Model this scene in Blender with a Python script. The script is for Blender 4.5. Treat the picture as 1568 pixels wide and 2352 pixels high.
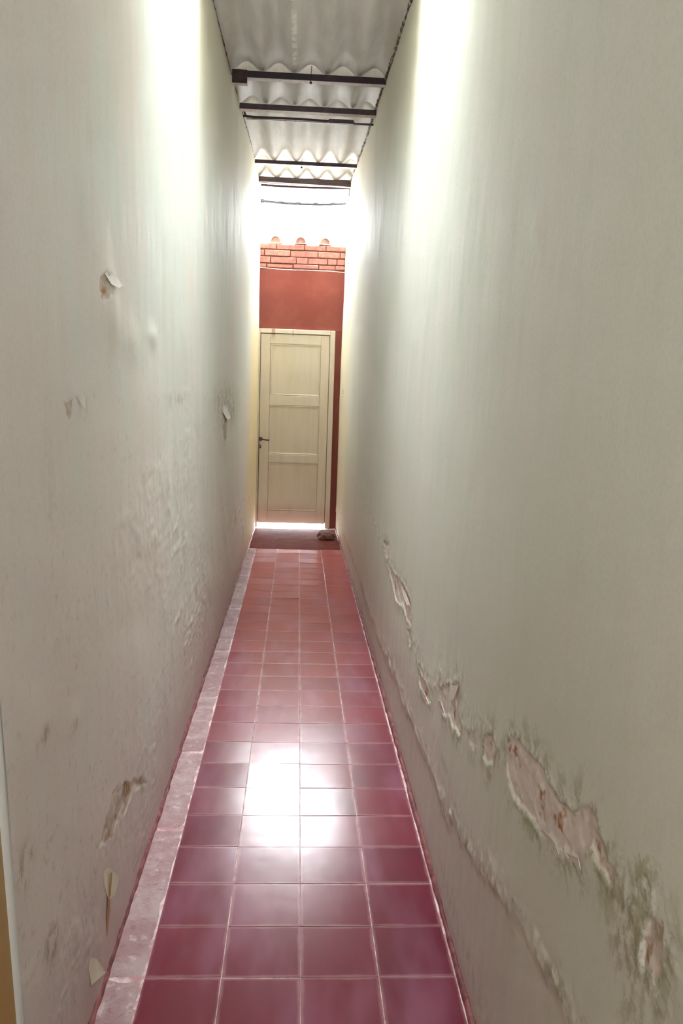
import bpy, bmesh, math, random
import numpy as np
from mathutils import Matrix, Vector
for o in list(bpy.data.objects): bpy.data.objects.remove(o)
random.seed(7); rng = np.random.default_rng(7)
SC = bpy.context.scene; COL = SC.collection

# ------------------------------------------------------------------ camera
cd = bpy.data.cameras.new('camera'); cam = bpy.data.objects.new('camera', cd); COL.objects.link(cam)
R_ = Vector((0.99813828, -0.05117818, 0.03317769)); U_ = Vector((-0.02517337, 0.14979456, 0.98839663)); F_ = Vector((0.05555418, 0.98739171, -0.14822736))
m = Matrix((R_, U_, -F_)).transposed().to_4x4(); m.translation = Vector((-0.04203768, -1.89635453, 1.48186448))
cam.matrix_world = m
cd.sensor_fit = 'VERTICAL'; cd.sensor_height = 36; cd.lens = 36*1894.46/2352; cd.clip_start = .02; cd.clip_end = 200
SC.camera = cam

# ------------------------------------------------------------------ sky, exposure
w = bpy.data.worlds.new('overcast_sky'); SC.world = w; w.use_nodes = True
bg = w.node_tree.nodes['Background']; bg.inputs[0].default_value = (.91, .96, 1.0, 1); bg.inputs[1].default_value = 11.0
SC.view_settings.view_transform = 'Standard'; SC.view_settings.look = 'None'; SC.view_settings.gamma = 1; SC.view_settings.use_curve_mapping = False
SC.view_settings.exposure = 2.6

def portal(loc, rot, sx, sy):
    l = bpy.data.lights.new('sky_portal', 'AREA'); l.shape = 'RECTANGLE'; l.size = sx; l.size_y = sy; l.cycles.is_portal = True
    o = bpy.data.objects.new('sky_portal', l); COL.objects.link(o); o.location = loc; o.rotation_euler = rot
portal((-.03, 1.22, 5.25), (0, 0, 0), 1.0, 1.02)                    # open bay of the roof, faces down
portal((-.03, 6.92, 3.28), (math.radians(-90), 0, 0), 1.0, .70)      # gap above the end wall
portal((-.03, 6.60, 3.63), (0, 0, 0), 1.0, .64)                     # open strip between the eave and the end wall
portal((-.08, 6.86, .05), (math.radians(-90), 0, 0), .8, .12)        # gap under the door
portal((-.04, -3.40, 1.85), (math.radians(90), 0, 0), .40, .42)      # small fill window added in the unseen rear wall, faces down the corridor
D = 6.786

# ------------------------------------------------------------------ helpers
def mat(name, col=(.5, .5, .5), rough=.6, metal=0, spec=.5):
    mt = bpy.data.materials.new(name); mt.use_nodes = True; b = mt.node_tree.nodes['Principled BSDF']
    b.inputs['Base Color'].default_value = (*col, 1); b.inputs['Roughness'].default_value = rough
    b.inputs['Metallic'].default_value = metal; b.inputs['Specular IOR Level'].default_value = spec
    return mt
class NT:
    def __init__(s, mt): s.t = mt.node_tree; s.b = s.t.nodes['Principled BSDF']
    def n(s, ty, **k):
        x = s.t.nodes.new(ty)
        for a, v in k.items(): setattr(x, a, v)
        return x
    def l(s, a, b): s.t.links.new(a, b)
    def noise(s, vec, scale, detail=4, rough=.6):
        x = s.n('ShaderNodeTexNoise'); s.l(vec, x.inputs['Vector']); x.inputs['Scale'].default_value = scale
        x.inputs['Detail'].default_value = detail; x.inputs['Roughness'].default_value = rough; return x.outputs[0]
    def map(s, vec, sc):
        x = s.n('ShaderNodeMapping'); s.l(vec, x.inputs[0]); x.inputs['Scale'].default_value = sc; return x.outputs[0]
    def mr(s, v, a, b, c=0., d=1., smooth=True):
        x = s.n('ShaderNodeMapRange'); x.interpolation_type = 'SMOOTHSTEP' if smooth else 'LINEAR'
        s.l(v, x.inputs[0])
        for i, q in enumerate((a, b, c, d)): x.inputs[i+1].default_value = q
        return x.outputs[0]
    def math(s, op, a, b=None, clamp=False):
        x = s.n('ShaderNodeMath', operation=op); x.use_clamp = clamp
        for i, q in enumerate((a, b)):
            if q is None: continue
            if isinstance(q, (int, float)): x.inputs[i].default_value = q
            else: s.l(q, x.inputs[i])
        return x.outputs[0]
    def mix(s, f, a, b, blend='MIX'):
        x = s.n('ShaderNodeMix', data_type='RGBA', blend_type=blend)
        if isinstance(f, (int, float)): x.inputs[0].default_value = f
        else: s.l(f, x.inputs[0])
        for i, q in ((6, a), (7, b)):
            if isinstance(q, tuple): x.inputs[i].default_value = (*q, 1)
            else: s.l(q, x.inputs[i])
        return x.outputs[2]
    def bump(s, h, st, dist=.002, nrm=None):
        x = s.n('ShaderNodeBump'); s.l(h, x.inputs['Height']); x.inputs['Strength'].default_value = st; x.inputs['Distance'].default_value = dist
        if nrm: s.l(nrm, x.inputs['Normal'])
        return x.outputs[0]
def link(name, bm_or_me, mt, parent=None, kind=None, label=None, smooth=False):
    if isinstance(bm_or_me, bmesh.types.BMesh):
        me = bpy.data.meshes.new(name); bmesh.ops.recalc_face_normals(bm_or_me, faces=bm_or_me.faces); bm_or_me.to_mesh(me); bm_or_me.free()
    else: me = bm_or_me
    if mt and not me.materials: me.materials.append(mt)
    if smooth:
        for p in me.polygons: p.use_smooth = True
    o = bpy.data.objects.new(name, me); COL.objects.link(o)
    if parent: o.parent = parent
    if kind: o['kind'] = kind
    if label: o['label'] = label
    return o
def tag(o, label, cat, group=None):
    o['label'] = label; o['category'] = cat
    if group: o['group'] = group
    return o
def empty(name, loc=(0, 0, 0)):
    o = bpy.data.objects.new(name, None); COL.objects.link(o); o.location = loc; return o
def box(bm, x0, x1, y0, y1, z0, z1, bev=0):
    r = bmesh.ops.create_cube(bm, size=1)
    for v in r['verts']:
        v.co = Vector(((x0+x1)/2+v.co.x*(x1-x0), (y0+y1)/2+v.co.y*(y1-y0), (z0+z1)/2+v.co.z*(z1-z0)))
    if bev:
        es = list({e for v in r['verts'] for e in v.link_edges})
        bmesh.ops.bevel(bm, geom=es, offset=bev, segments=1, affect='EDGES', profile=.5)
    return bm
def B(*a, **k): return box(bmesh.new(), *a, **k)
def tube(bm, pts, r, n=8):
    pts = [Vector(p) for p in pts]; rings = []
    for i, p in enumerate(pts):
        t = (pts[min(i+1, len(pts)-1)]-pts[max(i-1, 0)]).normalized()
        a = t.cross(Vector((0, 0, 1))) if abs(t.z) < .9 else t.cross(Vector((1, 0, 0))); a.normalize(); b = t.cross(a)
        rr = r[i] if isinstance(r, (list, tuple)) else r
        rings.append([bm.verts.new(p+(a*math.cos(k*2*math.pi/n)+b*math.sin(k*2*math.pi/n))*rr) for k in range(n)])
    for i in range(len(rings)-1):
        for k in range(n): bm.faces.new((rings[i][k], rings[i][(k+1) % n], rings[i+1][(k+1) % n], rings[i+1][k]))
    bm.faces.new(rings[0]); bm.faces.new(rings[-1][::-1]); return bm
_perm = rng.random((512, 512))
def vnoise(x, y, seed=0):
    x = x+seed*17.37; y = y+seed*9.71
    xi = np.floor(x).astype(int); yi = np.floor(y).astype(int); fx = x-xi; fy = y-yi
    fx = fx*fx*(3-2*fx); fy = fy*fy*(3-2*fy)
    g = lambda a, b: _perm[a % 512, b % 512]
    return ((g(xi, yi)*(1-fx)+g(xi+1, yi)*fx)*(1-fy)+(g(xi, yi+1)*(1-fx)+g(xi+1, yi+1)*fx)*fy)*2-1
def fbm(x, y, o=4, seed=0, gain=.5):
    s = 0; a = 1
    for i in range(o): s = s+a*vnoise(x, y, seed+i*3); x = x*2.03; y = y*2.03; a *= gain
    return s
def sst(x, a, b): t = np.clip((x-a)/(b-a), 0, 1); return t*t*(3-2*t)
def sdf(px, py, poly):                                              # signed distance, negative inside
    d = np.full(px.shape, 1e9); ins = np.zeros(px.shape, bool); n = len(poly)
    for i in range(n):
        ax, ay = poly[i]; bx, by = poly[(i+1) % n]; ex, ey = bx-ax, by-ay; L = ex*ex+ey*ey+1e-12
        t = np.clip(((px-ax)*ex+(py-ay)*ey)/L, 0, 1); d = np.minimum(d, (px-ax-t*ex)**2+(py-ay-t*ey)**2)
        c = ((ay <= py) != (by <= py)); xx = ax+(py-ay)*ex/(ey if abs(ey) > 1e-9 else 1e-9); ins ^= c & (px < xx)
    d = np.sqrt(d); return np.where(ins, -d, d)

# ------------------------------------------------------------------ wall surfaces
def XL(y, z): return -.492+.027*sst(y, 0., 6.8)+.006*vnoise(y*.8, z*.7, 3)
def XR(y, z): return .409+.016*sst(z, 1.2, 3.2)-.022*sst(y, 3.5, 6.8)+.005*vnoise(y*.8, z*.7, 5)
PR = [  # bare patches where the paint has come off the right wall, (y, z) in metres
 [(-0.3,0.743),(-0.328,0.792),(-0.377,0.807),(-0.435,0.819),(-0.49,0.825),(-0.551,0.828),(-0.593,0.818),(-0.647,0.822),(-0.695,0.833),(-0.742,0.867),(-0.789,0.879),(-0.807,0.86),(-0.841,0.854),(-0.875,0.844),(-0.876,0.812),(-0.844,0.812),(-0.822,0.824),(-0.781,0.821),(-0.782,0.786),(-0.759,0.772),(-0.717,0.769),(-0.665,0.74),(-0.613,0.733),(-0.557,0.717),(-0.507,0.708),(-0.451,0.701),(-0.394,0.688),(-0.333,0.693)],
 [(0.51,0.58),(0.379,0.634),(0.222,0.712),(0.221,0.665),(0.199,0.631),(0.168,0.606),(0.182,0.571),(0.277,0.559),(0.346,0.566),(0.434,0.529),(0.5,0.546)],
 [(0.056,0.636),(0.012,0.659),(-0.004,0.64),(0.015,0.614),(0.06,0.611)],
 [(-0.109,0.695),(-0.182,0.735),(-0.203,0.714),(-0.198,0.675),(-0.141,0.64),(-0.094,0.651)],
 [(0.918,0.495),(0.835,0.494),(0.74,0.499),(0.645,0.483),(0.725,0.451),(0.841,0.449),(0.905,0.456)],
 [(-0.965,0.815),(-0.993,0.847),(-1.023,0.863),(-1.035,0.85),(-1.03,0.829),(-1.038,0.813),(-1.022,0.778),(-1.006,0.788),(-0.973,0.777),(-0.964,0.794)],
 [(-0.972,0.889),(-0.982,0.889),(-0.986,0.882),(-0.972,0.878)],
 [(2.069,0.643),(1.772,0.653),(1.562,0.676),(1.367,0.679),(1.189,0.673),(1.175,0.631),(1.176,0.585),(1.295,0.578),(1.414,0.598),(1.646,0.557),(1.745,0.579),(1.85,0.608)],
 [(2.211,0.72),(2.053,0.738),(2.032,0.685),(2.128,0.654)],
 [(1.247,0.541),(1.154,0.569),(1.11,0.537),(1.166,0.505)]]
LR = [(2.3,.2),(0.284,0.308),(0.096,0.348),(-0.101,0.387),(-0.258,0.443),(-0.452,0.502),(-0.564,0.512),(-0.678,0.533)]   # lower damp line
UR = [(4.5,.8),(2.2,.70),(1.2,.60),(.8,.49),(.3,.62),(-.15,.69),(-.5,.78),(-.85,.84),(-1.1,.86)]
PL = [  # bare patches on the left wall
 [(0.047,1.711),(0.105,1.724),(0.2,1.724),(0.165,1.707),(0.115,1.675),(0.053,1.66)],
 [(-0.2,1.445),(-0.165,1.442),(-0.155,1.405),(-0.182,1.41)],
 [(2.95,1.24),(3.12,1.285),(3.24,1.25),(3.30,1.19),(3.15,1.135),(3.02,1.17)],
 [(0.103,0.448),(0.225,0.40),(0.50,0.282),(0.6,0.22),(0.36,0.32),(0.255,0.309),(0.129,0.349),(0.098,0.331),(-0.0,0.364),(-0.055,0.386),(-0.01,0.4),(0.045,0.42)],
 [(0.241,0.406),(0.292,0.38),(0.291,0.339),(0.24,0.365)]]
LL = [(6.5,.5),(4.5,.9),(2.0,1.2),(.9,1.55),(.3,1.68),(-.1,1.55),(-.3,1.4),(-.55,1.35)]
def linedist(y, z, L):
    ys = np.array([p[0] for p in L])[::-1]; zs = np.array([p[1] for p in L])[::-1]
    return z-np.interp(y, ys, zs)
def make_wall(name, side, y0, ztop, mt):
    # columns follow the distance to the lens so that near plaster is fine and far plaster coarse
    ys = [y0]
    while ys[-1] < D+.12:
        d = max(.55, ys[-1]+1.896); ys.append(ys[-1]+min(.028, max(.0036, 1.35*d*d/852)))
    zs = [-.03]
    zf = (.25, 1.0) if side > 0 else (.05, .5)
    while zs[-1] < ztop: zs.append(zs[-1]+(.0045 if zf[0] < zs[-1] < zf[1] else (.0075 if zs[-1] < 1.9 else .016)))
    Y, Z = np.meshgrid(np.array(ys), np.array(zs)); f = XR if side > 0 else XL
    X = f(Y, Z); polys = PR if side > 0 else PL
    # warp so outlines are ragged
    wy = Y+.010*fbm(Y*38, Z*38, 3, 11); wz = Z+.007*fbm(Y*45, Z*45, 3, 21)
    bare = np.full(Y.shape, 1.)
    for P in polys:
        a = np.array(P); mk = (Y > a[:, 0].min()-.15) & (Y < a[:, 0].max()+.15) & (Z > a[:, 1].min()-.15) & (Z < a[:, 1].max()+.15)
        bare[mk] = np.minimum(bare[mk], sdf(wy[mk], wz[mk], P))
    # ---- relief: positive lifts towards the corridor
    h = .0030*fbm(Y*2.2, Z*1.1, 3, 2)+.0009*fbm(Y*13, Z*6, 3, 4)
    if side > 0:
        dl = linedist(Y, Z, LR)+.02*fbm(Y*9, Z*9, 3, 31); du = linedist(Y, Z, UR)+.02*fbm(Y*7, Z*7, 3, 33)
        rough = np.exp(-(dl/.045)**2)+.8*np.exp(-((du-.01)/.055)**2)+.35*sst(.35-Z, 0, .3)
        flak = np.abs(fbm(Y*30, Z*34, 4, 41)); spots = sst(vnoise(Y*26, Z*30, 51)+.35*vnoise(Y*70, Z*80, 52), .42, .75)
        h += rough*(.0022*flak+.0020*spots)
        h += .0045*np.exp(-((dl+.0)/.03)**2)*sst(vnoise(Y*16, Z*20, 77), .1, .8)
        h += .0018*sst(-dl, -.005, .01)*0 - .003*sst(-dl-.01, 0, .03)
    else:
        dl = linedist(Y, Z, LL)+.10*fbm(Y*3, Z*3, 3, 31)
        rough = .25*sst(1.9-Z, 0, .5)+.28*sst(-dl, -.15, .25)*sst(Z, .0, .2)+1.3*np.exp(-((Y-3.2)/1.0)**2-((Z-1.35)/.14)**2)+.5*np.exp(-((Z-.4)/.22)**2)
        spots = sst(vnoise(Y*11, Z*22, 51)+.4*vnoise(Y*40, Z*60, 52), .45, .85); flak = np.abs(fbm(Y*20, Z*24, 4, 41))
        zone = .25+.75*sst(vnoise(Y*2.1, Z*2.6, 61), -.2, .45)
        h += rough*zone*(.0022*flak+.0026*spots)
        # long swollen ridges
        h += .0035*sst(vnoise(Y*3.6, Z*4.4+Y*1.5, 71), .15, .75)*rough
        for (a, b, ry, rz, am) in [(.14, 1.64, .07, .09, .012), (-.16, 1.46, .03, .05, .006), (3.1, 1.22, .22, .10, .010), (.7, 1.62, .07, .03, .005), (-.4, .87, .06, .05, .004), (-.22, .78, .04, .03, .004), (-.43, .42, .05, .05, .004), (-.58, 1.72, .03, .03, .004), (.35, 1.60, .1, .05, .004)]:
            h += am*np.exp(-((Y-a)/ry)**2-((Z-b)/rz)**2)
    stain = np.zeros(Y.shape)
    if side < 0:
        for (a, b, ry, rz, am) in [(-.53, .655, .05, .05, .8), (-.43, .42, .05, .045, .9), (-.60, .15, .05, .10, .6), (.02, .37, .05, .04, .7), (-.10, .345, .03, .03, .6), (3.3, 1.36, .9, .15, 1.), (3.1, 1.2, .16, .07, .9), (1.2, 1.42, .35, .04, .5), (-.41, .845, .05, .03, .6), (-.22, .775, .04, .02, .6), (.11, 1.705, .05, .02, .8), (-.17, 1.42, .02, .03, .7), (.35, 1.0, .12, .05, .35), (-.30, 1.30, .07, .2, .3), (.5, .26, .07, .03, .8), (3.8, .55, .9, .12, .5), (-.5, 1.72, .08, .06, .35)]:
            stain = np.maximum(stain, am*np.exp(-((Y-a)/ry)**2-((Z-b)/rz)**2))
    else:
        stain = .75*np.exp(-((dl+.01)/.03)**2)*sst(vnoise(Y*5, Z*5, 88), -.3, .5)+.5*np.exp(-((Z-.10)/.05)**2)*sst(.8-Y, 0, .6)
        for (a, b, ry, rz, am) in [(-.95, .80, .12, .09, .9), (-.98, .70, .09, .06, .6), (-.18, .71, .12, .03, .8), (.40, .40, .25, .03, .5)]:
            stain = np.maximum(stain, am*np.exp(-((Y-a)/ry)**2-((Z-b)/rz)**2))
    lip = np.exp(-((bare-.006)/.008)**2)
    h += (.0022 if side > 0 else .0010)*lip*(.6+.6*vnoise(Y*60, Z*60, 8))
    h -= (.0042 if side > 0 else .0024)*sst(-bare, -.002, .003)
    h += sst(-bare, 0, .006)*(.0006*fbm(Y*50, Z*50, 3, 90)+.0018*sst(fbm(Y*13, Z*26, 3, 95), .0, .12))
    X = X-side*h
    if side < 0: Y = Y-.124*(Z-.365)*(1-sst(Y, -.585, .3))
    n, k = Y.shape; co = np.stack([X, Y, Z], -1).reshape(-1, 3)
    idx = np.arange(n*k).reshape(n, k)
    a, b, c, d_ = idx[:-1, :-1], idx[:-1, 1:], idx[1:, 1:], idx[1:, :-1]
    q = np.stack([a, d_, c, b] if side > 0 else [a, b, c, d_], -1).reshape(-1, 4)
    me = bpy.data.meshes.new(name); me.vertices.add(len(co)); me.vertices.foreach_set('co', co.ravel().astype(np.float32))
    me.loops.add(q.size); me.loops.foreach_set('vertex_index', q.ravel().astype(np.int32))
    me.polygons.add(len(q)); me.polygons.foreach_set('loop_start', (np.arange(len(q))*4).astype(np.int32))
    me.update(calc_edges=True); me.polygons.foreach_set('use_smooth', np.ones(len(q), bool))
    for nm, arr in (('bare', bare), ('rough', rough), ('stain', stain)):
        at = me.attributes.new(nm, 'FLOAT', 'POINT'); at.data.foreach_set('value', arr.ravel().astype(np.float32))
    print(name, len(q))
    o = link(name, me, mt, kind='structure'); return o

def wall_mat(name, side):
    mt = mat(name, rough=.7, spec=.22); T = NT(mt); pos = T.n('ShaderNodeNewGeometry').outputs['Position']
    sep = T.n('ShaderNodeSeparateXYZ'); T.l(pos, sep.inputs[0]); Yo, Zo = sep.outputs[1], sep.outputs[2]
    n1 = T.noise(pos, 1.1, 4, .6); n2 = T.noise(T.map(pos, (1, 2.6, .6)), 4.5, 5, .65); n3 = T.noise(pos, 34, 5, .7); nf = T.noise(pos, 140, 3, .6)
    if side > 0: A, Bc, Cc = (.80, .815, .74), (.835, .82, .765), (.73, .77, .655)
    else: A, Bc, Cc = (.84, .765, .715), (.785, .81, .75), (.78, .70, .61)
    if side < 0: n1 = T.math('ADD', n1, T.mr(Yo, -.7, 1.2, -.16, .08, False))
    c = T.mix(T.mr(n1, .40, .58), A, Bc); c = T.mix(T.math('MULTIPLY', T.mr(n2, .45, .75), .6), c, Cc)
    # damp tide: dirtier, pinker plaster low down, partly dim light painted into the colour
    zz = T.math('ADD', Zo, T.math('MULTIPLY', T.math('SUBTRACT', n2, .5), .5))
    if side > 0:
        c = T.mix(T.math('MULTIPLY', T.mr(zz, 1.5, .7), .45), c, (.56, .57, .44))
        c = T.mix(T.math('MULTIPLY', T.mr(zz, .62, .25), .7), c, (.60, .53, .47))
    else:
        c = T.mix(T.math('MULTIPLY', T.mr(zz, 1.9, .8), .35), c, (.72, .65, .57))
        c = T.mix(T.math('MULTIPLY', T.mr(zz, .6, .1), .55), c, (.60, .53, .48))
    at = T.n('ShaderNodeAttribute', attribute_name='rough').outputs['Fac']
    # mould and grime specks in the rough zones
    sp = T.math('MULTIPLY', T.mr(n3, .56, .70), T.mr(at, .15, .9)); c = T.mix(T.math('MULTIPLY', sp, .55), c, (.30, .27, .19) if side > 0 else (.40, .33, .25))
    sp2 = T.math('MULTIPLY', T.mr(T.noise(pos, 60, 4, .6), .60, .70), T.mr(at, .1, .7)); c = T.mix(T.math('MULTIPLY', sp2, .6), c, (.72, .68, .60))
    # fine speckle
    c = T.mix(T.math('MULTIPLY', T.mr(nf, .35, .75), .12), c, (.42, .40, .34))
    # bare render beneath the paint
    ba = T.n('ShaderNodeAttribute', attribute_name='bare').outputs['Fac']
    ba = T.math('ADD', ba, T.math('MULTIPLY', T.math('SUBTRACT', n3, .5), .010))
    bc = T.mix(T.mr(n3, .4, .66), (.76, .67, .60), (.84, .78, .72)) if side > 0 else T.mix(T.mr(n3, .4, .66), (.58, .50, .41), (.72, .65, .56))
    if side > 0:
        grime = T.math('MULTIPLY', T.mr(ba, .075, .0), T.mr(T.noise(pos, 26, 4, .7), .46, .60)); c = T.mix(T.math('MULTIPLY', grime, .7), c, (.34, .34, .18))
    rust = T.math('MULTIPLY', T.mr(T.noise(pos, 15, 3, .6), .57, .66), T.mr(ba, .0, -.012)); bc = T.mix(rust, bc, (.45, .22, .10))
    c = T.mix(T.mr(ba, .0012, -.0012), c, bc)
    sa = T.n('ShaderNodeAttribute', attribute_name='stain').outputs['Fac']                 # mould and damp blooms
    sf = T.math('MULTIPLY', T.mr(sa, .12, .75), T.mr(T.noise(T.map(pos, (1, 1.2, .7)), 30, 5, .75), .46, .58)); c = T.mix(T.math('MULTIPLY', sf, .75), c, (.40, .32, .235) if side < 0 else (.36, .33, .22))
    uo = T.math('MULTIPLY', T.mr(T.math('ADD', Zo, T.math('MULTIPLY', n1, .5)), 2.55, 3.25), T.mr(Yo, 1.3, 2.1)); c = T.mix(T.math('MULTIPLY', uo, .8), c, (.58, .53, .39))   # yellowed paint under the roof, made darker to stand in for shade
    # yellower tone near the far door
    yy = T.math('SUBTRACT', Yo, T.math('MULTIPLY', T.math('SUBTRACT', n2, .5), .9))
    if side > 0: ym = T.math('MULTIPLY', T.mr(yy, 5.2, 5.9), T.mr(Zo, 2.6, 2.0)); yc = (.78, .74, .60)
    else: ym = T.math('MULTIPLY', T.mr(T.math('ADD', yy, T.math('MULTIPLY', Zo, -.25)), 4.9, 5.3), T.mr(Zo, 2.2, 1.9)); yc = (.77, .66, .43)
    c = T.mix(ym, c, yc)
    # red floor paint smeared on the foot of the wall
    rz = T.math('ADD', Zo, T.math('MULTIPLY', T.math('SUBTRACT', T.noise(pos, 14, 4, .7), .5), .05))
    c = T.mix(T.mr(rz, .022, .010), c, (.22, .045, .05)); c = T.mix(T.math('MULTIPLY', T.mr(rz, .22 if side < 0 else .08, .0), .35), c, (.42, .14, .14))
    T.l(c, T.b.inputs['Base Color'])
    nb = T.bump(T.noise(T.map(pos, (1, 1.6, .35)), 55, 4, .6), .35, .0012)
    nb = T.bump(n3, .35, .0018, nb)
    T.l(nb, T.b.inputs['Normal']); T.l(T.mr(n2, .3, .8, .78, .62), T.b.inputs['Roughness'])
    return mt
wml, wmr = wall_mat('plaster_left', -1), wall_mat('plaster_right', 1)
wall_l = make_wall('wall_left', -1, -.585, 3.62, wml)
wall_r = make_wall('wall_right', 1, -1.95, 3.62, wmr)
# plain continuation of the corridor behind the lens, so that the light behaves
pm = mat('plaster_plain', (.76, .75, .70), .7)
link('wall_right_rear', B(.409, .53, -3.3, -1.94, -.03, 3.62), pm, kind='structure')
link('wall_left_rear', B(-.62, -.492, -3.3, -1.75, -.03, 3.62), pm, kind='structure')
link('wall_left_rear', B(-.62, -.492, -1.76, -.58, 2.15, 3.62), pm, kind='structure')
link('wall_rear', B(-.62, .53, -3.42, -3.3, 2.02, 3.62), pm, kind='structure')
link('fill_window_sill', B(-.62, .53, -3.42, -3.3, -.03, 1.60), pm, kind='structure')  # rear wall left open here for an added fill window
link('fill_window_side', B(-.62, -.24, -3.42, -3.3, 1.60, 2.02), pm, kind='structure')
link('fill_window_side', B(.16, .53, -3.42, -3.3, 1.60, 2.02), pm, kind='structure')
# masonry cores that give the two plaster faces their thickness
link('wall_left_core', B(-.66, -.518, -.60, D+.12, -.03, 3.62), pm, kind='structure')
link('wall_right_core', B(.45, .60, -1.95, D+.12, -.03, 3.62), pm, kind='structure')
for nm, a in (('added_shaft_left', (-.62, -.50, .45, 1.9, 3.55, 5.25)), ('added_shaft_right', (.44, .56, .45, 1.9, 3.55, 5.25)),  # unseen shaft walls added to narrow and even out the daylight
              ('added_shaft_front', (-.62, .56, 1.72, 1.9, 3.29, 5.25)), ('added_shaft_rear', (-.62, .56, .35, .72, 3.2, 5.25))):
    link(nm, B(*a), pm, kind='structure')
bm = tube(bmesh.new(), [(-.507, -.575-.124*(z-.365), z) for z in np.linspace(0, 2.2, 12)], .017, 12)
link('trim_1', bm, mat('arris_plaster', (.74, .71, .64), .5), kind='structure', smooth=True)

# ------------------------------------------------------------------ ochre side door beside the lens
oc = mat('ochre_paint', (.40, .24, .055), .45); T = NT(oc); g = T.n('ShaderNodeNewGeometry').outputs['Position']
T.l(T.mix(T.mr(T.noise(g, 3, 4), .4, .65), (.62, .40, .13), (.54, .34, .11)), T.b.inputs['Base Color'])
d2 = empty('door_2', (-.50, -1.1, 0)); d2['kind'] = 'structure'
def dpart(name, parent, *a, mt=None, bev=.002, label=None):
    o = link(name, B(*a, bev=bev), mt, parent, label=label); o.matrix_parent_inverse = parent.matrix_world.inverted() if False else Matrix.Translation(-parent.location); return o
dpart('door_frame', d2, -.517, -.501, -.90, -.50, 0, 2.6, mt=oc)
dpart('door_frame', d2, -.525, -.498, -1.75, -1.67, 0, 2.15, mt=oc)
dpart('door_frame', d2, -.525, -.501, -1.67, -.90, 2.07, 2.15, mt=oc)
dpart('door_leaf', d2, -.53, -.51, -1.67, -.90, -.002, 2.07, mt=oc)

# ------------------------------------------------------------------ floor
floor_m = mat('pink_grout', (.50, .30, .29), .6); T = NT(floor_m); g = T.n('ShaderNodeNewGeometry').outputs['Position']
gs = T.n('ShaderNodeSeparateXYZ'); T.l(g, gs.inputs[0])
gc = T.mix(T.mr(T.noise(g, 9, 4, .7), .42, .58), (.72, .56, .55), (.42, .22, .23)); T.l(gc, T.b.inputs['Base Color'])
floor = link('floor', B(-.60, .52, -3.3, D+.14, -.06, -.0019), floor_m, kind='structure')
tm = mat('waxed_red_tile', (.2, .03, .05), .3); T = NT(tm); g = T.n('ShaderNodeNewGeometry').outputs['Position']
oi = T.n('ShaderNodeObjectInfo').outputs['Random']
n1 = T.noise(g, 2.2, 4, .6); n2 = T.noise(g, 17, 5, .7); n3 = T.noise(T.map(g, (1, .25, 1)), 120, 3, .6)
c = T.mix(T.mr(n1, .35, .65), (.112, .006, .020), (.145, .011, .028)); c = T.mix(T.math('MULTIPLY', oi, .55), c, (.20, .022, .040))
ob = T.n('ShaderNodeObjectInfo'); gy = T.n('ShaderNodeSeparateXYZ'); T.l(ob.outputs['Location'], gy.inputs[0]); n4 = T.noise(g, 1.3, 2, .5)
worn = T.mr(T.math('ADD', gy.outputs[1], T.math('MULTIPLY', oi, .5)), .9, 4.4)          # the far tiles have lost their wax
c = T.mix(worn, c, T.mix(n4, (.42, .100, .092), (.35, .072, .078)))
c = T.mix(T.math('MULTIPLY', T.mr(T.noise(T.map(g, (1, .3, 1)), 5, 3, .5), .42, .75), .34), c, (.36, .17, .26))  # mauve tint paints a soft lavender sheen into the base colour
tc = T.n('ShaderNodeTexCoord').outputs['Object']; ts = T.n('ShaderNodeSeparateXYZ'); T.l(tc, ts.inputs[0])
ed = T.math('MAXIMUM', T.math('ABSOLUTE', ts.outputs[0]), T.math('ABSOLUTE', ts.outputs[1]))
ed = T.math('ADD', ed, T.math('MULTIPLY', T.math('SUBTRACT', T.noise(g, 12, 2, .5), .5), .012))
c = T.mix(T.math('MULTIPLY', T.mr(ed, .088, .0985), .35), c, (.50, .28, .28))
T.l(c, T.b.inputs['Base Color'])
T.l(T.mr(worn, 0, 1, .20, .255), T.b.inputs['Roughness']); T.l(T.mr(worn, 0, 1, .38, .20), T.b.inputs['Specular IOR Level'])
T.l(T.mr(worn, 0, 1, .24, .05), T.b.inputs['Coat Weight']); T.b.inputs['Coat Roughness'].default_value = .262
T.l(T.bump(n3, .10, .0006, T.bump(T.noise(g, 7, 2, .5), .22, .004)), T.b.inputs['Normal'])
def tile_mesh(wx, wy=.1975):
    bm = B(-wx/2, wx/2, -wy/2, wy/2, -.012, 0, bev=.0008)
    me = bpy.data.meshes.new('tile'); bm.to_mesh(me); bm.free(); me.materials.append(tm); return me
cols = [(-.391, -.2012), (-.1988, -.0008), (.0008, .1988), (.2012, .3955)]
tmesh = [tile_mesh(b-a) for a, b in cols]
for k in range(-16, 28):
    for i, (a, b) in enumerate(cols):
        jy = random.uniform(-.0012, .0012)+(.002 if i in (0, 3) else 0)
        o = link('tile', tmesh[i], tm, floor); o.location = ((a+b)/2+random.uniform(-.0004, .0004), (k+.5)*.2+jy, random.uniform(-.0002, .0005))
        s = math.radians(.32); o.rotation_euler = (max(-.007, min(.007, random.gauss(0, s))), max(-.007, min(.007, random.gauss(0, s))), random.uniform(-.003, .003))
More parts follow.
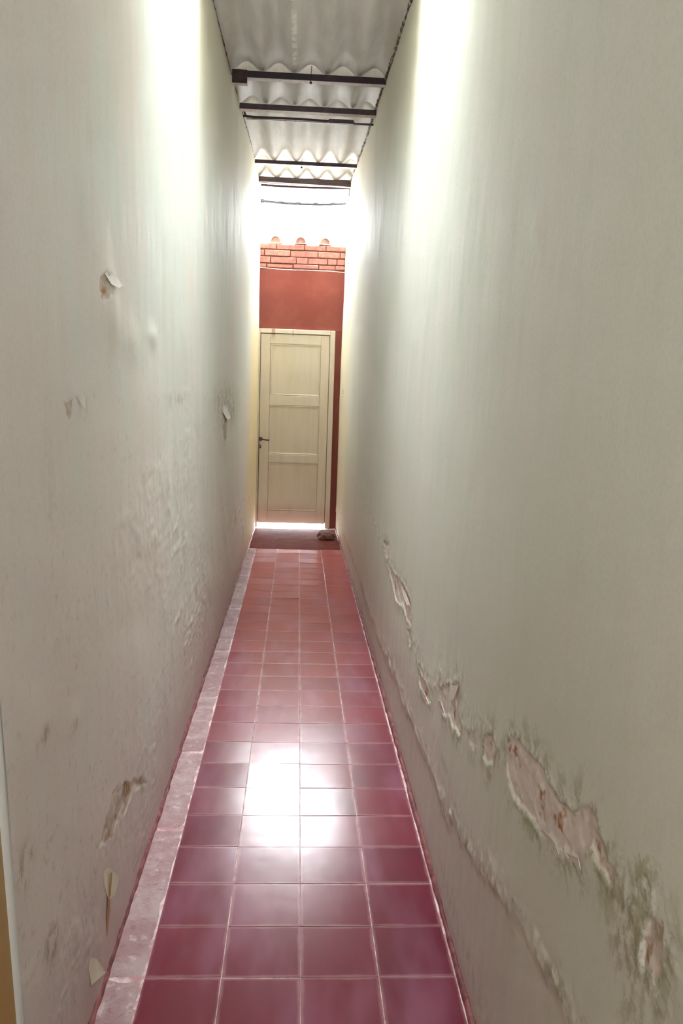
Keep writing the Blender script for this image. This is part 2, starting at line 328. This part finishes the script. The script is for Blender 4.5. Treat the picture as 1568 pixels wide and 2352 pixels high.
# cement strip along the left wall, rough, in broken lengths
cm = mat('pink_cement', (.5, .3, .3), .55); T = NT(cm); g = T.n('ShaderNodeNewGeometry').outputs['Position']
n1 = T.noise(g, 6, 5, .7); n2 = T.noise(g, 38, 5, .75)
c = T.mix(T.mr(n1, .4, .62), (.31, .175, .18), (.40, .285, .285)); c = T.mix(T.math('MULTIPLY', T.mr(n2, .52, .68), .7), c, (.20, .08, .085))
c = T.mix(T.math('MULTIPLY', T.mr(T.noise(g, 24, 4, .7), .58, .68), .6), c, (.60, .45, .43))
T.l(c, T.b.inputs['Base Color']); T.l(T.bump(n2, .8, .004, T.bump(n1, .5, .006)), T.b.inputs['Normal'])
yb = [-3.2, -2.3, -1.5, -.62, .0, .71, 1.3, 1.9, 2.6, 3.5, 4.5, 5.55]
for a, b in zip(yb[:-1], yb[1:]):
    bm = bmesh.new(); N = max(10, int((b-a)/.02)); top = []; M = 9
    for i in range(N+1):
        y = a+.004+(b-a-.008)*i/N; row = []
        for j in range(M+1):
            xr = -.3945+.004*float(fbm(np.array(y*30), np.array(1.), 3, 5)); x = -.50+(xr+.50)*j/M
            e = -.003 if j in (0, M) or i in (0, N) else .0025
            row.append(bm.verts.new((x, y, e+.0022*float(fbm(np.array(y*22), np.array(x*30), 3, 9)))))
        top.append(row)
    for i in range(N):
        for j in range(M): bm.faces.new((top[i][j], top[i][j+1], top[i+1][j+1], top[i+1][j]))
    link('cement_strip', bm, cm, floor, smooth=True)
# cement landing in front of the door
lm = mat('brown_red_cement', (.2, .06, .05), .75, 0, .15); T = NT(lm); g = T.n('ShaderNodeNewGeometry').outputs['Position']
T.l(T.mix(T.mr(T.noise(g, 7, 5, .7), .4, .65), (.13, .028, .022), (.19, .05, .042)), T.b.inputs['Base Color']); T.l(T.bump(T.noise(g, 30, 4), .3, .002), T.b.inputs['Normal'])
link('landing_slab', B(-.49, .41, 5.605, 6.06, -.02, .001, bev=.002), lm, floor)
link('landing_slab', B(-.49, .41, 6.064, 6.655, -.02, .0015, bev=.002), lm, floor)
thm = mat('light_spill_cement', (.62, .52, .50), .35)  # pale colour stands in for daylight spilling under the door
link('threshold', B(-.46, .30, 6.66, D+.12, -.02, .004, bev=.002), thm, floor, label='cement threshold coloured pale for light spill')
# red painted footing lines at the wall bases
rm = mat('red_footing', (.17, .035, .045), .6); T = NT(rm); g = T.n('ShaderNodeNewGeometry').outputs['Position']
T.l(T.mix(T.mr(T.noise(g, 20, 4, .7), .4, .65), (.13, .03, .035), (.30, .09, .09)), T.b.inputs['Base Color'])
def footing(name, side, y0):
    bm = bmesh.new(); rows = []
    for y in np.arange(y0, D, .02):
        f = (XR if side > 0 else XL)(np.array(y), np.array(.02)); f = float(f); hh = .013+.006*float(fbm(np.array(y*9), np.array(2.), 3, 1)); ww = .0085+.003*float(fbm(np.array(y*12), np.array(5.), 3, 2))
        rows.append([bm.verts.new(c) for c in ((f+side*.02, y, hh), (f-side*.003, y, hh), (f-side*ww, y, .002), (f-side*ww, y, -.01))])
    for i in range(len(rows)-1):
        for j in range(3): bm.faces.new((rows[i][j], rows[i][j+1], rows[i+1][j+1], rows[i+1][j]))
    link(name, bm, rm, kind='structure', smooth=True)
footing('baseboard_left', -1, -.6); footing('baseboard_right', 1, -1.9)
# ground of the yard behind the door
link('yard_ground', B(-3, 3, D+.14, D+5, -.08, -.005), mat('yard_concrete', (.6, .57, .53), .8), kind='structure')

# ------------------------------------------------------------------ end wall with door
ew = mat('terracotta_paint', (.5, .17, .1), .55); T = NT(ew); g = T.n('ShaderNodeNewGeometry').outputs['Position']
T.l(T.mix(T.mr(T.noise(g, 3.5, 4, .6), .4, .65), (.23, .045, .030), (.28, .064, .044)), T.b.inputs['Base Color']); T.l(T.bump(T.noise(g, 25, 4), .25, .002), T.b.inputs['Normal'])
wb = empty('wall_back', (0, D, 0)); wb['kind'] = 'structure'
dpart('plaster_panel', wb, -.49, .43, D, D+.12, 2.062, 2.655, mt=ew, bev=.001)
dpart('plaster_panel', wb, .322, .43, D+.005, D+.12, 0, 2.062, mt=ew, bev=.001)
bmt = mat('painted_brick', (.55, .25, .2), .6); T = NT(bmt); g = T.n('ShaderNodeNewGeometry').outputs['Position']; oi = T.n('ShaderNodeObjectInfo').outputs['Random']
T.l(T.mix(T.mr(T.noise(g, 30, 4, .7), .35, .68), T.mix(oi, (.29, .085, .065), (.35, .12, .09)), (.36, .165, .13)), T.b.inputs['Base Color']); T.l(T.bump(T.noise(g, 60, 4), .6, .003), T.b.inputs['Normal'])
dpart('brick_backing', wb, -.49, .43, D+.02, D+.12, 2.655, 2.915, mt=mat('dark_mortar', (.30, .11, .08), .8), bev=0)
courses = [(2.672, 2.712, [-.475, -.40, -.13, .13, .30, .40]), (2.718, 2.778, [-.475, -.36, -.10, .02, .22, .315, .40]), (2.785, 2.845, [-.475, -.42, -.16, .12, .345, .40]), (2.852, 2.905, [-.475, -.30, -.02, .20, .40])]
for z0, z1, xs in courses:
    for a, b in zip(xs[:-1], xs[1:]):
        j = random.uniform(-.004, .006); o = dpart('brick', wb, a+.003, b-.003, D-.004-j, D+.05, z0+random.uniform(0, .004), z1-random.uniform(0, .004), mt=bmt, bev=.004)
wl = mat('white_drip_edge', (.85, .80, .74), .6)
for n, (zz, yo) in enumerate(((2.662, .012), (2.914, .016))):
    pts = [(x, D-yo, zz+.004*math.sin(x*9+n)+random.uniform(-.0015, .0015)+(-.012*(x+.47) if n == 0 else 0)) for x in np.linspace(-.47, .40, 30)]
    link('trim_%d' % (n+2), tube(bmesh.new(), pts, [random.uniform(.0022, .0045) for _ in pts], 6), wl, kind='structure')
# clay barrel tiles of the neighbouring roof, resting on the wall top
ct = mat('pale_clay', (.70, .47, .40), .7); T = NT(ct); g = T.n('ShaderNodeNewGeometry').outputs['Position']
T.l(T.mix(T.mr(T.noise(g, 25, 4), .4, .65), (.42, .22, .18), (.50, .30, .25)), T.b.inputs['Base Color'])
side_txt = ['leftmost', 'middle', 'rightmost']
for i, xc in enumerate((-.312, -.058, .188)):
    bm = bmesh.new(); R1, R0, n = .062, .048, 12; L = []
    for s, (yy, k) in enumerate(((D-.015, 1.), (D+.40, .88))):
        L.append([[bm.verts.new((r*k*math.cos(math.pi*t/n), yy, 1.25*r*k*math.sin(math.pi*t/n))) for t in range(n+1)] for r in (R1, R0)])
    for t in range(n):
        for r in (0, 1): bm.faces.new((L[0][r][t], L[0][r][t+1], L[1][r][t+1], L[1][r][t]))
        for s in (0, 1): bm.faces.new((L[s][0][t], L[s][0][t+1], L[s][1][t+1], L[s][1][t]))
    for e in (0, n): bm.faces.new((L[0][0][e], L[0][1][e], L[1][1][e], L[1][0][e]))
    o = link('barrel_tile', bm, ct, smooth=False); o.location = (xc, 0, 2.9165)
    # mortar plug that closes the mouth of the tile
    bp = bmesh.new(); f = [bp.verts.new((.047*math.cos(math.pi*t/n), D+.005, 1.25*.047*math.sin(math.pi*t/n))) for t in range(n+1)]
    f2 = [bp.verts.new((v.co.x, D+.06, v.co.z)) for v in f]; bp.faces.new(f); bp.faces.new(f2[::-1])
    for t in range(n): bp.faces.new((f[t], f[t+1], f2[t+1], f2[t]))
    link('mortar_plug', bp, ct, o)
    tag(o, '%s of the three pink clay barrel tiles on top of the red end wall' % side_txt[i], 'roof tile', 'clay barrel tiles above the end wall')

# door
cr = mat('cream_paint', (.6, .5, .34), .42); T = NT(cr); g = T.n('ShaderNodeNewGeometry').outputs['Position']
n1 = T.noise(T.map(g, (6, 1, .7)), 3, 5, .7); c = T.mix(T.mr(n1, .38, .66), (.78, .71, .60), (.74, .66, .53))
c = T.mix(T.math('MULTIPLY', T.mr(T.noise(g, 60, 3), .66, .74), .8), c, (.85, .80, .68))
sp = T.n('ShaderNodeSeparateXYZ'); T.l(g, sp.inputs[0]); zlow = T.math('ADD', sp.outputs[2], T.math('MULTIPLY', T.math('SUBTRACT', n1, .5), .3))
c = T.mix(T.math('MULTIPLY', T.mr(zlow, .34, .08), .5), c, (.45, .20, .16))
sx = T.math('ABSOLUTE', T.math('SUBTRACT', sp.outputs[0], -.315)); st = T.math('MULTIPLY', T.mr(sx, .024, .012), T.mr(sp.outputs[2], 1.93, 2.03)); c = T.mix(T.math('MULTIPLY', st, .65), c, (.34, .13, .08))
T.l(c, T.b.inputs['Base Color']); T.l(T.bump(T.noise(T.map(g, (5, 1, 1)), 20, 4), .25, .002), T.b.inputs['Normal'])
dr = empty('door_1', (-.09, D, 0)); dr['kind'] = 'structure'
dk = mat('dark_gap', (.06, .04, .03), .8)
yf = D-.012
dpart('frame_jamb', dr, .270, .321, yf-.012, D+.08, 0.004, 2.062, mt=cr, bev=.003)
dpart('frame_jamb', dr, -.485, -.447, yf-.012, D+.08, 0.004, 2.062, mt=cr, bev=.003)
dpart('frame_head', dr, -.447, .270, yf-.012, D+.08, 2.018, 2.062, mt=cr, bev=.003)
LX0, LX1, LZ0, LZ1 = -.441, .265, .046, 2.012
dpart('leaf_core', dr, -.470, .30, yf+.036, yf+.05, LZ0+.001, 2.04, mt=dk, bev=0)
for a, b in ((LX0, -.343), (.178, LX1)): dpart('stile', dr, a, b, yf, yf+.035, LZ0, LZ1, mt=cr, bev=.002)
for a, b in ((LZ0, .175), (.688, .772), (1.288, 1.386), (1.915, LZ1)): dpart('rail', dr, -.3425, .1775, yf+.0005, yf+.0345, a, b, mt=cr, bev=.002)
for a, b in ((.175, .688), (.772, 1.288), (1.386, 1.915)):
    p_ = dpart('panel', dr, -.342, .177, yf+.014, yf+.028, a, b, mt=cr, bev=0)
    q = .016
    for (x0, x1, z0, z1) in ((-.340, .175, a+.003, a+q), (-.340, .175, b-q, b-.003), (-.340, -.340+q, a+q+.002, b-q-.002), (.175-q, .175, a+q+.002, b-q-.002)):
        o = link('moulding', B(x0, x1, yf+.004, yf+.0155, z0, z1, bev=.003), cr, p_); o.matrix_parent_inverse = Matrix.Identity(4)
mtl = mat('tarnished_brass', (.10, .07, .05), .4, .7)
hd = empty('door_handle'); hd.parent = dr; hd.matrix_parent_inverse = Matrix.Translation(-dr.location); hd.location = (-.424, yf, .932); hd['label'] = 'dark metal lever handle'
bm = tube(bmesh.new(), [(0, -.0005, 0), (0, -.008, 0)], .021, 16); link('rosette', bm, mtl, hd)
bm = tube(bmesh.new(), [(0, -.008, 0), (0, -.030, 0), (.012, -.040, -.001), (.05, -.042, -.006), (.088, -.041, -.009)], [.009, .009, .008, .0075, .0085], 10); link('lever', bm, mtl, hd, smooth=True)
ky = empty('keyhole_plate'); ky.parent = dr; ky.matrix_parent_inverse = Matrix.Translation(-dr.location); ky.location = (-.427, yf, .86); ky['label'] = 'small dark keyhole plate with a key in it'
bm = B(-.009, .009, -.004, -.0003, -.026, .012, bev=.001); link('plate', bm, mtl, ky)
bm = tube(bmesh.new(), [(0, -.003, 0), (0, -.02, 0)], .003, 8); box(bm, -.002, .002, -.034, -.02, -.010, .010, bev=.0008); link('key', bm, mat('key_steel', (.4, .36, .3), .35, .9), ky)
for x, z, n in ((-.115, 2.04, .03),): link('rust_drip', B(x-.002, x+.002, yf-.0135, yf-.012, z-.05, z+.02), dk, dr).matrix_parent_inverse = Matrix.Translation(-dr.location)

# ------------------------------------------------------------------ stone by the door
bm = bmesh.new(); bmesh.ops.create_icosphere(bm, subdivisions=4, radius=1)
for v in bm.verts:
    c = v.co.copy(); d = 1+.16*float(fbm(np.array(c.x*1.6+3), np.array(c.y*1.6+c.z*1.9), 3, 4))+.03*float(vnoise(np.array(c.x*7), np.array(c.y*7+c.z*6), 2))
    v.co = Vector((c.x*.098*d*(1-.12*c.z), c.y*.072*d, max(c.z*.060*d, -.030)))
sm = mat('brown_stone', (.22, .12, .09), .75); T = NT(sm); g = T.n('ShaderNodeTexCoord').outputs['Object']
T.l(T.mix(T.mr(T.noise(g, 30, 5, .7), .4, .65), (.20, .10, .09), (.34, .20, .17)), T.b.inputs['Base Color']); T.l(T.bump(T.noise(g, 90, 4), .7, .004), T.b.inputs['Normal'])
st = link('stone', bm, sm, smooth=True); st.location = (.272, 6.14, .0305); st.rotation_euler.z = -.1; tag(st, 'flat brown stone on the floor by the right foot of the door', 'stone')

# ------------------------------------------------------------------ roof sheets
rmtl = mat('fibre_cement', (.42, .38, .33), .8); T = NT(rmtl); g = T.n('ShaderNodeNewGeometry').outputs['Position']
n1 = T.noise(T.map(g, (3, .5, 1)), 3.2, 5, .65); c = T.mix(T.mr(n1, .36, .66), (.45, .415, .37), (.36, .33, .285))
sp = T.n('ShaderNodeSeparateXYZ'); T.l(g, sp.inputs[0])
c = T.mix(T.math('MULTIPLY', T.mr(T.math('ABSOLUTE', T.math('SUBTRACT', sp.outputs[0], -.11)), .018, .006), T.math('MULTIPLY', T.mr(sp.outputs[1], 3.3, 3.1), T.mr(T.noise(g, 16, 4), .4, .6))), c, (.62, .58, .52))
T.l(c, T.b.inputs['Base Color']); T.l(T.bump(T.noise(g, 45, 4), .25, .002), T.b.inputs['Normal'])
tr = T.n('ShaderNodeBsdfTranslucent'); tr.inputs[0].default_value = (.95, .93, .88, 1); mx = T.n('ShaderNodeMixShader'); mx.inputs[0].default_value = .052
T.l(T.b.outputs[0], mx.inputs[1]); T.l(tr.outputs[0], mx.inputs[2]); T.l(mx.outputs[0], T.t.nodes['Material Output'].inputs[0])
trm = mat('translucent_plastic', (.85, .86, .86), .4); T = NT(trm)
tr = T.n('ShaderNodeBsdfTranslucent'); tr.inputs[0].default_value = (.9, .9, .88, 1); mx = T.n('ShaderNodeMixShader'); mx.inputs[0].default_value = .2
T.l(T.b.outputs[0], mx.inputs[1]); T.l(tr.outputs[0], mx.inputs[2]); T.l(mx.outputs[0], T.t.nodes['Material Output'].inputs[0])
AMP = .026
def sheet(y0, z0, y1, z1, mt, x0=-.53, x1=.50, th=.006, xph=-.017):   # a closed shell 6 mm thick
    bm = bmesh.new(); N = 90; M = max(2, int((y1-y0)/.25)); G = []
    for s in (0, 1):
        g_ = []
        for j in range(M+1):
            t = j/M; row = []
            for i in range(N+1):
                x = x0+(x1-x0)*i/N; zc = AMP*(1+math.cos((x-xph)*2*math.pi/.187))
                row.append(bm.verts.new((x, y0+(y1-y0)*t, z0+(z1-z0)*t+zc+s*th)))
            g_.append(row)
        G.append(g_)
    for s in (0, 1):
        for j in range(M):
            for i in range(N): bm.faces.new((G[s][j][i], G[s][j][i+1], G[s][j+1][i+1], G[s][j+1][i]))
    for j in (0, M):
        for i in range(N): bm.faces.new((G[0][j][i], G[0][j][i+1], G[1][j][i+1], G[1][j][i]))
    for i in (0, N):
        for j in range(M): bm.faces.new((G[0][j][i], G[0][j+1][i], G[1][j+1][i], G[1][j][i]))
    return bm
sheets = [(-3.35, 3.0, .71, 3.185, 'grey corrugated roofing sheet at the near end of the corridor behind the open bay'),
          (1.73, 3.23, 3.258, 3.291, 'large grey corrugated roofing sheet nearest in view at the top of the photo'),
          (3.20, 3.318, 3.865, 3.303, 'short corrugated roofing sheet between the first two dark beams'),
          (3.80, 3.328, 5.60, 3.392, 'long corrugated roofing sheet between the second beam and the thin bar with hook'),
          (5.51, 3.418, 6.29, 3.424, 'short wavy roofing sheet just before the last thick beam')]
ceil = empty('ceiling'); ceil['kind'] = 'structure'
for a, za, b, zb, lb in sheets: link('roof_sheet', sheet(a, za, b, zb, rmtl), rmtl, ceil, smooth=True)
link('roof_sheet', sheet(6.27, 3.432, 6.60, 3.285, trm, x0=-.50, x1=.44, th=.003), trm, ceil, label='white translucent roofing sheet', smooth=True)

# ------------------------------------------------------------------ beams and bars
bk = mat('dark_painted_steel', (.035, .015, .022), .5); T = NT(bk); g = T.n('ShaderNodeNewGeometry').outputs['Position']
T.l(T.mix(T.mr(T.noise(g, 18, 5, .7), .45, .7), (.030, .014, .022), (.07, .03, .03)), T.b.inputs['Base Color'])
fl = mat('reflected_light_underside', (.5, .42, .37), .55); T = NT(fl); g = T.n('ShaderNodeNewGeometry').outputs['Position']  # pale colour paints floor light reflected onto the undersides, with dark stains
T.l(T.mix(T.mr(T.noise(T.map(g, (1, 3, 1)), 26, 5, .75), .5, .68), (.62, .53, .48), (.20, .09, .09)), T.b.inputs['Base Color'])
def steel_beam(y, zt, hgt, dep, label, x0=-.474, x1=.424, fm=fl):
    o = empty('roof_beam', (0, y, zt)); tag(o, label, 'beam'); o['kind'] = 'thing'
    link('front_plate', B(x0, x1, 0, .006, -hgt, 0, bev=.001), bk, o)
    link('flange', B(x0, x1, .0065, dep, -hgt, -hgt+.005, bev=.001), fm, o, label='stained underside, pale for reflected light')
    return o
def hook(parent, x, z0, z1, dy=-.006, nut=True):
    bm = tube(bmesh.new(), [(x+.004, dy+.01, z1), (x+.001, dy, (z0+z1)/2), (x, dy-.002, z0)], .0022, 6)
    h = link('hook_bolt', bm, bk, parent)
    if nut: link('nut', tube(bmesh.new(), [(x, dy-.002, z0-.008), (x, dy-.002, z0+.004)], .008, 6), bk, h)
a = steel_beam(3.25, 3.290, .036, .055, 'dark steel beam nearest the camera with a block at its left end')
hook(a, -.017, -.050, .045)
blk = empty('end_block'); blk.parent = a; blk.location = (-.4735, -.012, -.073)
link('face', B(0, .088, 0, .008, 0, .073, bev=.001), bk, blk); link('underside', B(0, .088, .0085, .05, 0, .006), fl, blk)
a = steel_beam(3.85, 3.301, .034, .06, 'second dark steel beam from the front with an underside coloured bright for reflected light', x1=.43)
bc = empty('roof_bar', (0, 4.02, 3.268)); tag(bc, 'thin dark bar spliced near its right end just behind the second beam', 'bar')
link('bar_length', tube(bmesh.new(), [(-.462, .0, .006), (-.38, 0, .0), (-.2, 0, .003), (0, 0, .002), (.12, 0, -.002), (.29, 0, -.005)], .008, 6), bk, bc)
link('splice_plate', B(.115, .285, -.012, .012, -.014, .012, bev=.001), bk, bc)
link('bar_length', B(.28, .42, -.006, .006, -.016, -.004, bev=.001), bk, bc)
link('hanger', tube(bmesh.new(), [(-.455, 0, .032), (-.448, 0, .018), (-.442, 0, .004)], .007, 6), bk, bc)
link('white_strip', B(-.44, .11, .012, .03, -.010, -.004), fl, bc, label='pale mottled strip')
a = steel_beam(5.55, 3.392, .030, .04, 'thin dark steel beam with a wire hook hanging from its middle', x0=-.472, x1=.42)
hook(a, -.065, -.050, .055, nut=True)
wd = mat('weathered_timber', (.10, .07, .07), .7); T = NT(wd); g = T.n('ShaderNodeNewGeometry').outputs['Position']
T.l(T.mix(T.mr(T.noise(T.map(g, (.3, 3, 6)), 20, 5, .7), .4, .65), (.055, .035, .042), (.13, .09, .085)), T.b.inputs['Base Color'])
bm = bmesh.new(); rows = []
for x in np.linspace(-.474, .424, 24):
    s = (x+.474)/.9; zt = -.002+.004*math.sin(x*23)*s; zb = -.046-.014*s
    rows.append([bm.verts.new(c) for c in ((x, 0, zb), (x, 0, zt), (x, .06, zt), (x, .06, zb))])
for i in range(len(rows)-1):
    for j in range(4): bm.faces.new((rows[i][j], rows[i][(j+1) % 4], rows[i+1][(j+1) % 4], rows[i+1][j]))
bm.faces.new(rows[0]); bm.faces.new(rows[-1][::-1])
tb = link('timber_beam', bm, wd); tb.location = (0, 6.25, 3.424); tb['kind'] = 'thing'; tag(tb, 'thick brown timber beam at the end of the grey roofing', 'beam')
rod = empty('hanging_rod', (0, 6.34, 3.376)); tag(rod, 'thin sagging dark rod with wires just behind the timber beam', 'rod')
link('rod', tube(bmesh.new(), [(x, 0, -.014+.05*x*x*.9+.012*x) for x in np.linspace(-.448, .41, 16)], .0105, 8), bk, rod)
for x, z0, z1 in ((-.395, -.02, .035), (-.33, -.012, .02), (.07, -.035, .01)): link('wire', tube(bmesh.new(), [(x, -.008, z1), (x+.002, -.008, (z0+z1)/2), (x-.002, -.008, z0)], .003, 5), bk, rod)
pl = mat('lavender_grey_metal', (.10, .09, .13), .5); po = empty('eave_pole', (0, 6.58, 3.277)); tag(po, 'thin pale sagging pole at the bright roof edge before the end wall', 'pole')
sag = lambda x: -.018+.10*(x+.02)**2+.012*x
link('pole', tube(bmesh.new(), [(x, 0, sag(x)) for x in np.linspace(-.455, .378, 20)], .013, 8), pl, po, smooth=True)
link('end_cap', B(-.462, -.425, -.01, .01, sag(-.44)-.018, sag(-.44)+.018, bev=.002), pl, po)
for x in (-.26, -.09, .08, .25): link('clip', tube(bmesh.new(), [(x-.025, 0, sag(x)+.003), (x, -.002, sag(x)+.005), (x+.025, 0, sag(x)+.003)], [.012, .017, .012], 8), pl, po)
# ragged mortar line where the right wall meets the roofing
mm = mat('brown_mortar', (.16, .11, .07), .9); T = NT(mm); g = T.n('ShaderNodeNewGeometry').outputs['Position']
T.l(T.mix(T.mr(T.noise(g, 22, 4, .7), .45, .6), (.08, .05, .04), (.40, .34, .24)), T.b.inputs['Base Color'])
def fillet(name, side, rr, y0, y1):
    pts = []; rs = []
    for y in np.arange(y0, y1, .03):
        zt = 3.245+(y-2.2)*.044-max(0,y-6.27)*.5; f = float((XR if side > 0 else XL)(np.array(y), np.array(3.2)))
        pts.append((f-side*.001, y, zt-.004+random.uniform(-.004, .004))); rs.append(rr*random.uniform(.5, 1.3))
    link(name, tube(bmesh.new(), pts, rs, 6), mm, kind='structure')
fillet('trim_4', 1, .010, 1.8, 6.55); fillet('trim_5', -1, .003, 1.8, 6.3)

# ------------------------------------------------------------------ peeling paint flakes
fm_ = mat('cream_flake', (.82, .77, .60), .55); fo = mat('old_orange_paint', (.50, .26, .07), .6); fd = mat('hole_brown', (.16, .11, .07), .9)
def mottled(name, a, b):
    mt = mat(name, a, .6); T = NT(mt); T.l(T.mix(T.mr(T.noise(T.n('ShaderNodeNewGeometry').outputs['Position'], 34, 5, .7), .38, .66), a, b), T.b.inputs['Base Color']); return mt
fp_ = mottled('plaster_flake', (.68, .62, .52), (.80, .73, .65)); fw_ = mottled('paint_skin', (.74, .72, .65), (.82, .79, .73))
def flake(side, poly, hinge, lift, mt, parent, curl=1.5, label=None):
    # a paint sheet: pinned along the hinge line, lifting off the wall away from it
    f = XR if side > 0 else XL; pts = np.array(poly, float); c = pts.mean(0); bm = bmesh.new()
    K = 5; rings = []; hd_ = np.array(hinge, float); hd_ /= np.linalg.norm(hd_)
    pr = (pts-c)@hd_; mn, mxx = pr.min(), pr.max()
    for k in range(K+1):
        s = k/K; ring = []
        for p in (pts if k else [c]):
            q = c+(p-c)*s; t = (float((q-c)@hd_)-mn)/(mxx-mn+1e-9); t = max(0, t)
            off = .0015+lift*t**curl; ring.append((float(f(np.array(q[0]), np.array(q[1])))-side*off, q[0], q[1]))
        rings.append(ring)
    for sgn, dth in ((0, 0), (1, .0009)):
        cv = bm.verts.new((rings[0][0][0]-side*dth, *rings[0][0][1:])); R = [[bm.verts.new((x-side*dth, y, z)) for x, y, z in r] for r in rings[1:]]
        n = len(poly)
        for i in range(n): bm.faces.new((cv, R[0][i], R[0][(i+1) % n]))
        for k in range(K-1):
            for i in range(n): bm.faces.new((R[k][i], R[k+1][i], R[k+1][(i+1) % n], R[k][(i+1) % n]))
        if sgn == 0: O = R[-1]
        else:
            for i in range(n): bm.faces.new((O[i], O[(i+1) % n], R[-1][(i+1) % n], R[-1][i]))
    return link('paint_flake', bm, mt, parent, label=label, smooth=False)
flake(-1, [(.062, 1.722), (.11, 1.735), (.17, 1.726), (.20, 1.712), (.15, 1.700), (.10, 1.704)], (.3, -1), .013, fw_, wall_l)
flake(-1, [(-.015, .301), (.039, .275), (.10, .215), (.095, .195), (.064, .185), (.022, .20), (-.009, .265)], (1, -.3), .012, fm_, wall_l, label='cream curling paint flake')
flake(-1, [(-.145, .168), (-.105, .134), (-.058, .062), (-.148, .099), (-.158, .145)], (1, -.6), .014, fm_, wall_l)
flake(-1, [(.028, .27), (.040, .262), (.03, .12), (.018, .10), (.012, .16)], (0, 1), .0095, fo, wall_l, label='rusty orange streak')
flake(-1, [(.243, .404), (.262, .396), (.262, .350), (.246, .356)], (0, 1), .004, fo, wall_l)
flake(-1, [(.275, .388), (.29, .38), (.289, .342), (.276, .348)], (0, 1), .004, fo, wall_l)
flake(-1, [(-.20, 1.452), (-.17, 1.462), (-.150, 1.448), (-.145, 1.412), (-.168, 1.432)], (1, -.2), .008, fw_, wall_l)
flake(-1, [(2.95, 1.32), (3.05, 1.36), (3.25, 1.34), (3.36, 1.28), (3.2, 1.27), (3.05, 1.285)], (0, -1), .018, fw_, wall_l)
for P, hi, li in [([(.22, .70), (.28, .675), (.33, .66), (.31, .64), (.25, .65)], (0, -1), .010),
                  ([(.38, .55), (.45, .535), (.50, .55), (.44, .565)], (0, 1), .010),
                  ([(1.2, .66), (1.3, .67), (1.45, .67), (1.40, .655), (1.25, .645)], (0, -1), .012),
                  ([(.66, .47), (.74, .458), (.84, .455), (.80, .466), (.70, .48)], (0, 1), .012),
                  ([(-.55, .715), (-.60, .727), (-.66, .737), (-.64, .747), (-.57, .73)], (0, 1), .008),
                  ([(-.68, .742), (-.73, .765), (-.76, .772), (-.75, .785), (-.69, .757)], (0, 1), .008)]:
    flake(1, P, hi, li*.45, fp_, wall_r)
# small holes with dark depth on the far right wall
for y, z, s in ((6.2, 1.46, .012), (6.25, 1.40, .010), (6.17, 1.435, .008)):
    f = float(XR(np.array(y), np.array(z))); link('plaster_hole', tube(bmesh.new(), [(f-.0015, y, z), (f+.01, y, z)], [s, s], 7), fd, wall_r)
